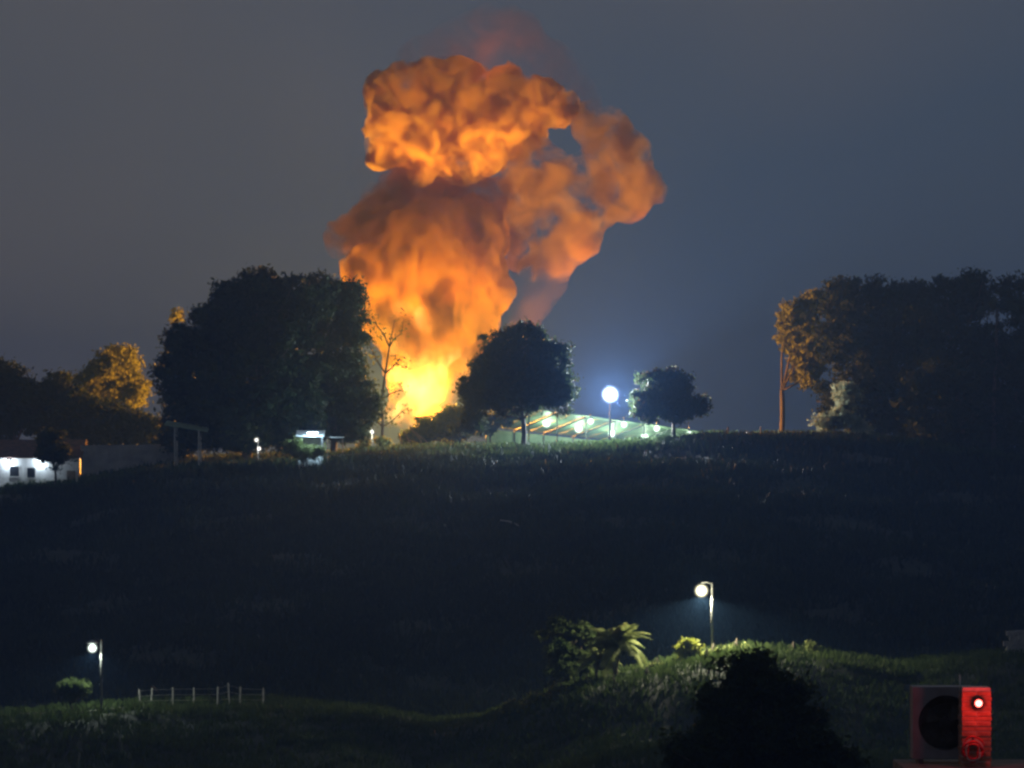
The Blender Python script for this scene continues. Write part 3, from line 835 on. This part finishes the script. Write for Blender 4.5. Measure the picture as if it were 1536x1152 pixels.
# ------------------------------------------------------------------ small lamps along the crest
def lamp_post(name, label, px, D, heads, mat, power, col, r, pole_r=.05, group=None):
    hx = X(px, D); b = Vector((hx, D, gz(hx, D)))
    root = empty(name, b, label, 'lamp', group)
    tz = max(Z(py, D) for _, py in heads)
    MB().tube([b - Vector((0, 0, .3)), Vector((hx, D, tz + r + .1))], [pole_r*1.3, pole_r], 7).build('pole', M['metal'], root, True)
    for qx, py in heads:
        c = P(qx, py, D)
        c = Vector((c.x, D - r - pole_r - .05, c.z))
        MB().tube([(hx, D, c.z + r*.8), (c.x, c.y, c.z + r*1.05)], .03, 5).build('arm', M['metal'], root)
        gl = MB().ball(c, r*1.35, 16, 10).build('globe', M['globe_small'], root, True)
        if power: point_light('lamp_light', c + Vector((0, -r-.12, -.1)), power, col, .1, root)
    return root
lamp_post('lamp_post', 'small lamp post with two white globes under the largest tree', 387, 401, [(385, 660), (389, 673)], M['lamp_small'], 50, (1, .97, .9), .26)
lamp_post('lamp_post', 'small warm lamp post just left of the flames', 558, 411, [(558, 648)], M['lamp_small'], 260, (1, .93, .72), .28)
lamp_post('garden_light', 'tiny white light low on the crest near the right grove', 1120, 412, [(1120, 650)], M['lamp_small'], 12, (.9, .95, 1), .18)
for px, lab in ((1092, 'short dark stake on the crest, left of the tiny white light'), (1141, 'short dark stake on the crest, right of the tiny white light')):
    x = X(px, 412); z = gz(x, 412)
    m_ = MB().tube([(x, 412, z-.3), (x+.02, 412, z+.7), (x, 412, Z(640, 412))], [.13, .11, .09], 7).build('wooden_stake', M['timber'], None, True, (x, 412, z))
    tag(m_, lab, 'stake', 'stakes on the crest')

# blue-lit kiosk
D = 398.0
kx0, kx1 = X(447, D), X(484, D)
kz = gz((kx0+kx1)/2, D)
kk = empty('kiosk', ((kx0+kx1)/2, D, kz), 'small kiosk with a blue-white lit awning under the trees', 'kiosk')
kt = Z(648, D)
MB().box(((kx0+kx1)/2, D+1.2, (kz+kt)/2 - .2), (kx1-kx0, .12, kt-kz)).build('back_wall', M['white_wall'], kk)
MB().hexa([(kx0-.2, D-.9, kt-.5), (kx1+.2, D-.9, kt-.5), (kx1+.2, D+1.4, kt+.1), (kx0-.2, D+1.4, kt+.1),
           (kx0-.2, D-.9, kt-.42), (kx1+.2, D-.9, kt-.42), (kx1+.2, D+1.4, kt+.18), (kx0-.2, D+1.4, kt+.18)]).build('awning', M['white_wall'], kk)
for x in (kx0, kx1):
    MB().tube([(x, D-.7, kz-.3), (x, D-.7, kt-.42)], .05, 6).build('post', M['metal'], kk)
MB().box(((kx0+kx1)/2, D-.2, kz+.5), (kx1-kx0-.2, .5, 1.0)).build('counter', M['white_wall'], kk)
c = Vector(((kx0+kx1)/2+.3, D-1.35, kt-.1))
tl = MB().tube([c + Vector((-.6, 0, 0)), c + Vector((.6, 0, 0))], .06, 8).build('tube_light', M['lamp_white'], kk)
MB().box(c + Vector((0, .25, .02)), (.1, .45, .05)).build('lamp_bracket', M['metal'], kk)
point_light('lamp_light', c + Vector((0, -.22, 0)), 1100, (.52, .80, 1.0), .12, kk)
# bench-like pale roof edge right of the kiosk
x0_, x1_ = X(489, D), X(516, D); zz = gz((x0_+x1_)/2, D)
tb = empty('long_table', ((x0_+x1_)/2, D, zz), 'long pale table beside the small kiosk', 'table')
tt = Z(656, D)
MB().box(((x0_+x1_)/2, D, tt), (x1_-x0_, 1.0, .10)).build('table_top', M['white_wall'], tb)
for dx in (-.42, .42):
    MB().box(((x0_+x1_)/2 + dx*(x1_-x0_), D, (zz+tt)/2 - .1), (.1, .8, tt-zz)).build('leg', M['timber'], tb)

# low block wall on the crest, block by block
D = 402.5
lw = empty('block_wall', P(530, 686, D), 'low wall of pale blocks on the crest left of the flames', 'wall')
bmesh_cache = None
nblk = 15
xA, xB = X(487, D), X(572, D)
for row in range(2):
    for i in range(nblk):
        w = (xB-xA)/nblk
        x = xA + (i + .5 + (.5 if row else 0))*w
        z = gz(x, D) + .22 + row*.36
        MB().box((x, D + random.uniform(-.03, .03), z), (w-.03, .3, .33), random.uniform(-.03, .03)).build('block', M['concrete'], lw)

# burnt timbers leaning at the foot of the fire
D = 424.0
deb = empty('collapsed_frame', Vector((X(620, D), D, gz(X(620, D), D))), 'collapsed timber frame at the foot of the flames', 'debris')
for (ax, ay, bx_, by_, r_) in ((606, 646, 618, 674, .12), (614, 640, 640, 672, .13), (598, 650, 604, 674, .11), (622, 648, 652, 674, .10), (612, 660, 660, 672, .09)):
    MB().tube([P(ax, ay, D), P((ax+bx_)/2, (ay+by_)/2, D) + Vector((.05, .2, 0)), P(bx_, by_, D) - Vector((0, 0, .3))], r_, 5).build('beam', M['timber'], deb)

# burnt branch silhouettes in front of the flames
D = 415.0
br = empty('bare_tree', Vector((X(572, D), D, gz(X(572, D), D))), 'bare branching tree silhouetted against the left side of the flames', 'tree')
bb = br.location
trunk = [bb - Vector((0, 0, .3)), P(574, 640, D), P(572, 600, D), P(578, 560, D), P(584, 520, D), P(592, 480, D)]
MB().tube(trunk, [.22, .18, .15, .12, .09, .03], 6).build('trunk', M['bark'], br, True)
lm = MB()
lp = []
for (a, pts) in ((1, [(588, 632), (602, 618), (612, 612)]), (2, [(586, 590), (600, 585), (606, 588)]), (2, [(560, 585), (550, 575), (545, 560)]), (3, [(590, 550), (600, 540), (610, 545)]),
                 (3, [(565, 540), (558, 525), (552, 515)]), (4, [(592, 508), (602, 500), (606, 478)]), (4, [(575, 500), (566, 490), (562, 478)]), (1, [(560, 628), (550, 615), (545, 600)])):
    q = [trunk[a]] + [P(x, y, D) + Vector((0, random.uniform(-1, 1), 0)) for x, y in pts]
    lm.tube(q, [.10, .08, .06, .03], 5)
    for s_ in q[1:]:
        lp.append(np.array(s_))
        e = s_ + Vector((random.uniform(-.8, .8), random.uniform(-.5, .5), random.uniform(-.3, .9)))
        lm.tube([s_, e], [.045, .015], 4); lp.append(np.array(e))
lm.build('limbs', M['bark'], br)
lp = np.repeat(np.array(lp), 9, 0); lp = lp + rng.normal(0, .42, lp.shape)
V, F = leaves_at(lp, .40)
np_mesh('crown', V, F, M['leaf_mid'], br)

# ------------------------------------------------------------------ lower ridge, right: street lamp, palm, shrubs, bank
def street_lamp(label, px_pole, px_lamp, py, D, r, mat, power, col, hood=True):
    x = X(px_pole, D); b = Vector((x, D, gz(x, D)))
    root = empty('street_lamp', b, label, 'street lamp', 'street lamps on the lower ridge')
    c = P(px_lamp, py, D)
    zt = c.z + .55
    MB().tube([b - Vector((0, 0, .4)), Vector((x, D, zt - .3)), Vector((x, D, zt))], [.10, .07, .06], 8).build('pole', M['dull_metal'], root, True)
    MB().tube([Vector((x, D, zt - .08)), Vector(((x+c.x)/2, D - .1, zt + .02)), Vector((c.x, D - .15, zt - .02))], .045, 6).build('arm', M['dull_metal'], root)
    cc = Vector((c.x, D - .15, c.z))
    if hood:
        MB().lathe(cc + Vector((0, 0, .30)), [(r*1.9, 0), (r*1.9, .06), (r*.8, .20), (.06, .24)], 16).build('hood', M['metal'], root)
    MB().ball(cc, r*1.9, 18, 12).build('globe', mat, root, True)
    sd_ = bpy.data.lights.new('lamp_light', 'SPOT'); sd_.energy = power; sd_.color = col; sd_.shadow_soft_size = .12
    sd_.spot_size = R(168); sd_.spot_blend = 0.25
    so_ = bpy.data.objects.new('lamp_light', sd_); C.objects.link(so_); so_.parent = root
    so_.location = cc + Vector((0, -.05, -r-.06)) - root.location
    point_light('lamp_light', cc + Vector((0, -r-.6, 0)), power*.06, col, .1, root)
    return root
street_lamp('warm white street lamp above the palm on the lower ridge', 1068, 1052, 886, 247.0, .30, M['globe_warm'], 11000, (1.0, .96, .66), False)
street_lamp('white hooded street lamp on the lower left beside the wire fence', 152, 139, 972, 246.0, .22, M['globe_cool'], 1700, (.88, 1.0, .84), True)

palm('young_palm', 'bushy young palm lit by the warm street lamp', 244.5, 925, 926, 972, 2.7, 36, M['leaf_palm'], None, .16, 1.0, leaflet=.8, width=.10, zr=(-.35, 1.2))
for px, D, py, ln, lab in ((896, 246, 992, 1.9, 'smaller palm clump just left of the bushy young palm'),):
    palm('young_palm', lab, D, px, px, py, ln, 14, M['leaf_palm'], None, .10, .9, leaflet=.55, width=.09, zr=(-.1, 1.1))
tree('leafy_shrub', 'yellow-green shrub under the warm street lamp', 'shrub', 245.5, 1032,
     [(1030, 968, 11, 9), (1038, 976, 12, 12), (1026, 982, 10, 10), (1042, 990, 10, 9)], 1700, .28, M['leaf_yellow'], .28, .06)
tree('hanging_bush', 'dim bush left of the palms on the lower ridge', 'bush', 250, 845,
     [(838, 942, 17, 13), (866, 946, 16, 12), (885, 952, 12, 12), (815, 952, 9, 7), (845, 975, 24, 18), (868, 995, 22, 18), (838, 1005, 20, 16)], 7000, .26, M['leaf_mid'], .3, .09)
bush_specs = [(1070, 985, 24, 9, 246, 'low hedge bush right of the yellow-green shrub'), (1105, 978, 24, 9, 247, 'low hedge bush behind the top of the large dark tree'),
              (1190, 985, 16, 6, 247, 'low hedge bush right of the large dark tree top'), (1218, 976, 10, 12, 247, 'small dark round bush at the right end of the hedge'),
              (1060, 1008, 30, 9, 243, 'lower hedge bush in front of the street lamp foot'), (985, 1004, 20, 8, 244.5, 'pale grassy mound bush right of the bushy young palm'),
              (880, 1030, 16, 9, 243, 'low bank bush below the smaller palm clump'), (842, 1040, 18, 10, 242, 'bank bush in the middle of the sloping bank'),
              (805, 1050, 14, 8, 243, 'bank bush left along the sloping bank'), (770, 1062, 16, 9, 242, 'leftmost bank bush on the sloping bank'),
              (970, 1046, 26, 10, 240, 'wide low bush on the bank below the palms'), (920, 1066, 26, 10, 238, 'lowest wide bush on the bank below the palms')]
for px, py, a, b_, D, lab in bush_specs:
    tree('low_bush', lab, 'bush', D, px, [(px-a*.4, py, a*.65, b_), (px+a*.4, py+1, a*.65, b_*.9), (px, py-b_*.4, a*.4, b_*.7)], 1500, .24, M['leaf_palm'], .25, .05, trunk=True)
tree('big_tree', 'large dark near tree crown rising from the bottom edge', 'tree', 120.0, 1150,
     [(1122, 1016, 40, 34), (1155, 1056, 52, 50), (1092, 1078, 50, 50), (1185, 1105, 60, 50), (1130, 1130, 80, 62), (1050, 1145, 46, 40), (1235, 1155, 56, 40)], 42000, .22, M['leaf_dark'], .38, .22)
# pale ruined wall corner, right edge
D = 246.0
rw = empty('stone_wall', P(1530, 980, D), 'dim pale stone wall at the right picture edge', 'wall')
for row in range(5):
    for i in range(6):
        w = .62
        x = X(1500, D) + (i + .5 + .5*(row % 2))*w + .1*row
        z = gz(x, D) + .16 + row*.34
        MB().box((x, D + random.uniform(-.04, .04), z), (w-.04, .4, .31), random.uniform(-.04, .04)).build('stone', M['concrete'], rw)

# ------------------------------------------------------------------ lower ridge, left: fence, shrub
tree('leafy_shrub', 'round green shrub beside the hooded street lamp', 'shrub', 245.0, 108,
     [(98, 1034, 13, 10), (118, 1034, 13, 11), (108, 1028, 12, 9), (108, 1044, 12, 9)], 2200, .24, M['leaf_mid'], .28, .06)
D = 246.5
fx = X(290, D)
fence = empty('wire_fence', (fx, D, gz(fx, D)), 'wire fence of pale leaning posts on the lower left ridge', 'fence')
tops = []
for px, py, ln in ((212, 1034, -.15), (226, 1032, .12), (259, 1031, .02), (291, 1031, 0), (326, 1030, .05), (345, 1024, -.12), (360, 1030, .03), (395, 1032, 0)):
    x = X(px, D); z = gz(x, D)
    tp = Vector((x+ln, D, Z(py, D)))
    MB().tube([(x, D, z-.3), tp], [.075, .06], 6).build('post', M['post'], fence)
    tops.append((Vector((x, D, z)), tp))
for f in (.3, .6, .9):
    MB().tube([a.lerp(b, f) + Vector((0, -.08, 0)) for a, b in tops], .012, 4).build('wire', M['metal'], fence)
# earth-coloured kerb wall under the lit strip
D = 244.2
kw = empty('kerb_wall', P(110, 1070, D), 'low kerb of pale slabs below the round green shrub', 'wall')
for i in range(14):
    x = X(34, D) + i*.56; z = gz(x, D)
    MB().box((x, D, z + .06), (.53, .22, .34), random.uniform(-.02, .02)).build('slab', M['concrete'], kw)
# thin dead stick on the hillside
D = 352.0
st = MB().tube([P(750, 848, D), P(764, 850, D), P(776, 855, D), P(784, 866, D)], [.06, .09, .08, .05], 6)
x = X(765, D)
MBz = Z(858, D) - gz(x, D)
st.v = [(a[0], a[1], a[2] - MBz + .4) for a in st.v]
o = st.build('fallen_branch', M['post'], None, False, (x, D, gz(x, D)))
tag(o, 'pale fallen branch alone on the dark hillside', 'branch')

# ------------------------------------------------------------------ near rooftop, bottom right: brick pillar, red lamp, condenser
D = 45.0
roof_z = Z(1149, D)
hx0, hx1, hy0, hy1 = X(1352, D), X(1352, D) + 7.0, 38.5, 46.0
zg = gz((hx0+hx1)/2, 46) - .6
hs = empty('flat_roofed_house', ((hx0+hx1)/2, 42.2, zg + .6), 'flat roof of the near house at the bottom right corner', 'house')
MB().box(((hx0+hx1)/2, (hy0+hy1)/2, roof_z - .1), (hx1-hx0, hy1-hy0, .2)).build('roof_slab', M['dark_conc'], hs)
for (cx_, cy_, dx_, dy_) in (((hx0+hx1)/2, hy0+.2, hx1-hx0-.3, .2), ((hx0+hx1)/2, hy1-.2, hx1-hx0-.3, .2), (hx0+.25, (hy0+hy1)/2, .2, hy1-hy0-.65), (hx1-.25, (hy0+hy1)/2, .2, hy1-hy0-.65)):
    MB().box((cx_, cy_, (zg+roof_z-.2)/2), (dx_, dy_, roof_z-.2-zg)).build('wall', M['grey_wall'], hs)
# pillar
pcx, pw = X(1462, D), 44*K*D
ptop = Z(1030, D)
pil = empty('brick_pillar', (pcx, D, roof_z), 'brick pillar washed in red light on the near roof', 'pillar')
MB().box((pcx, D, (roof_z+ptop)/2), (pw-.02, pw-.02, ptop-roof_z)).build('mortar_core', M['mortar'], pil)
rows = int((ptop-roof_z)/.062)
bme = {}
def brick_mesh(w, d, h):
    k = (round(w, 4), round(d, 4), round(h, 4))
    if k not in bme:
        bm = bmesh.new(); bmesh.ops.create_cube(bm, size=1)
        for v in bm.verts: v.co = Vector((v.co.x*w, v.co.y*d, v.co.z*h))
        bmesh.ops.bevel(bm, geom=bm.edges[:], offset=.004, segments=1, affect='EDGES')
        m_ = bpy.data.meshes.new('brick'); bm.to_mesh(m_); bm.free(); m_.materials.append(M['brick']); bme[k] = m_
    return bme[k]
for r_ in range(rows):
    z = roof_z + .033 + r_*.062
    half = pw/2
    for k in range(2):
        if r_ % 2 == 0:
            loc = (pcx - half/2 + k*half, D, z); d_ = (half-.008, pw+.006, .054)
        else:
            loc = (pcx, D - half/2 + k*half, z); d_ = (pw+.006, half-.008, .054)
        o = bpy.data.objects.new('brick', brick_mesh(*d_)); C.objects.link(o); o.parent = pil
        o.location = Vector(loc) - pil.location + Vector((random.uniform(-.004, .004), random.uniform(-.004, .004), 0))
        o.rotation_euler = (0, 0, random.uniform(-.015, .015))
# red alarm lamp bracketed on the pillar front
lc = P(1468, 1055, D - pw/2 - .13)
rl = empty('red_lamp', lc, 'glowing red warning lamp fixed to the brick pillar', 'lamp')
MB().box((lc.x, lc.y + .105, lc.z), (.10, .03, .12)).build('back_plate', M['dark_metal'], rl)
MB().tube([(lc.x, lc.y+.10, lc.z), (lc.x, lc.y+.035, lc.z)], .055, 14).build('housing', M['lens_red'], rl, True)
MB().ball(lc, .045, 12, 8).build('bulb', M['lamp_red'], rl, True)
point_light('lamp_light', lc + Vector((0, -.07, 0)), 9.0, (1.0, .035, .03), .03, rl)
# coil of tubing hung on the pillar
rc = P(1459, 1122, D - pw/2 - .03)
rp = empty('tubing_coil', rc, 'loose coil of tubing hung on the brick pillar below the red lamp', 'coil')
for k, (ra, rb, oz, mt_) in enumerate(((.13, .14, 0, 'lens_red'), (.115, .125, -.015, 'post'), (.10, .13, -.04, 'lens_red'), (.125, .11, -.03, 'lens_red'), (.09, .10, -.05, 'post'), (.07, .09, -.04, 'lens_red'))):
    MB().tube([rc + Vector((ra*math.cos(a) + .012*math.sin(3*a+k), -.012 - .006*k, rb*math.sin(a) + oz)) for a in [2*math.pi*i/26 for i in range(27)]], .011, 6).build('loop', M[mt_], rp, True)
MB().box(rc + Vector((0, .0, .12)), (.03, .06, .03)).build('hook', M['dark_metal'], rp)
# thin aerial
ax_ = X(1441, D)
an = MB().tube([(ax_, D-.05, ptop-.15), (ax_-.02, D-.05, Z(1012, D))], .012, 6).build('aerial_rod', M['metal'], None, True, (ax_, D-.05, ptop))
tag(an, 'short thin aerial rod on the brick pillar top left', 'aerial')
# condenser unit
cx0, cx1 = X(1374, D), X(1374, D) + .76
cz0, cz1 = roof_z + .06, Z(1033, D)
cyf = D + .35
ac = empty('condenser_unit', ((cx0+cx1)/2, cyf+.17, roof_z), 'grey box with a round fan opening behind the brick pillar', 'air conditioner')
mcx, mcz = (cx0+cx1)/2 + .03, (cz0+cz1)/2
bm = MB()      # casing: front plate with a round hole, and a shell
seg = 32; rr_ = .34
hw, hh = (cx1-cx0)/2, (cz1-cz0)/2
ccx = (cx0+cx1)/2
ring = [(mcx + rr_*math.cos(2*math.pi*i/seg), mcz + rr_*math.sin(2*math.pi*i/seg)) for i in range(seg)]
outer = []
for i in range(seg):
    a = 2*math.pi*i/seg; c_, s_ = math.cos(a), math.sin(a); m_ = max(abs(c_), abs(s_))
    outer.append((ccx + hw*c_/m_, mcz + hh*s_/m_))
for i in range(seg):
    j = (i+1) % seg
    bm.quad((outer[i][0], cyf, outer[i][1]), (outer[j][0], cyf, outer[j][1]), (ring[j][0], cyf, ring[j][1]), (ring[i][0], cyf, ring[i][1]))
    bm.quad((ring[i][0], cyf, ring[i][1]), (ring[j][0], cyf, ring[j][1]), (ring[j][0], cyf+.1, ring[j][1]), (ring[i][0], cyf+.1, ring[i][1]))
    bm.quad((outer[j][0], cyf, outer[j][1]), (outer[i][0], cyf, outer[i][1]), (outer[i][0], cyf+.34, outer[i][1]), (outer[j][0], cyf+.34, outer[j][1]))
bm.build('casing', M['ac_white'], ac)
MB().box((ccx, cyf+.3, mcz), (2*hw-.02, .02, 2*hh-.02)).build('coil', M['dull_metal'], ac)
fan = MB().tube([(mcx, cyf+.06, mcz), (mcx, cyf+.18, mcz)], .06, 12).build('fan_hub', M['dark_metal'], ac)
for k in range(3):
    a = 2*math.pi*k/3 + .4
    p = [Vector((mcx + r_*math.cos(a+t_), cyf+.10+q_, mcz + r_*math.sin(a+t_))) for r_, t_, q_ in ((.05, -.2, 0), (.30, -.1, 0), (.30, .75, .07), (.05, .5, .05))]
    MB().hexa([p[0], p[1], p[2], p[3]] + [v_ + Vector((0, .012, 0)) for v_ in p]).build('fan_blade', M['dull_metal'], ac)
gr = MB()
for r_ in (.08, .16, .24, .31):
    gr.tube([(mcx + r_*math.cos(2*math.pi*i/24), cyf-.012, mcz + r_*math.sin(2*math.pi*i/24)) for i in range(25)], .005, 4)
for k in range(4):
    a = math.pi*k/4
    gr.tube([(mcx - .34*math.cos(a), cyf-.02, mcz - .34*math.sin(a)), (mcx + .34*math.cos(a), cyf-.02, mcz + .34*math.sin(a))], .005, 4)
gr.build('fan_guard', M['dark_metal'], ac)
for dx in (-.28, .28):
    MB().box((ccx+dx, cyf+.17, roof_z+.03), (.06, .36, .06)).build('foot', M['dark_metal'], ac)

# ------------------------------------------------------------------ night haze
hz = MB().box((0, 1005, 22), (3460, 2450, 100)).build('haze', bpy.data.materials.new('night_haze'))
tag(hz, 'thin bluish night haze over the whole valley', 'haze', kind='stuff')
m = hz.data.materials[0]; m.use_nodes = True
n_ = m.node_tree.nodes; n_.clear()
o_ = n_.new('ShaderNodeOutputMaterial'); pv = n_.new('ShaderNodeVolumePrincipled')
pv.inputs['Color'].default_value = (0.22, 0.46, 1.0, 1)
pv.inputs['Density'].default_value = 0.00055
pv.inputs['Anisotropy'].default_value = 0.3
m.node_tree.links.new(pv.outputs['Volume'], o_.inputs['Volume'])
try: m.cycles.volume_sampling = 'EQUIANGULAR'
except Exception as e: print(e)
try: m.cycles.homogeneous_volume = True
except Exception as e: print(e)
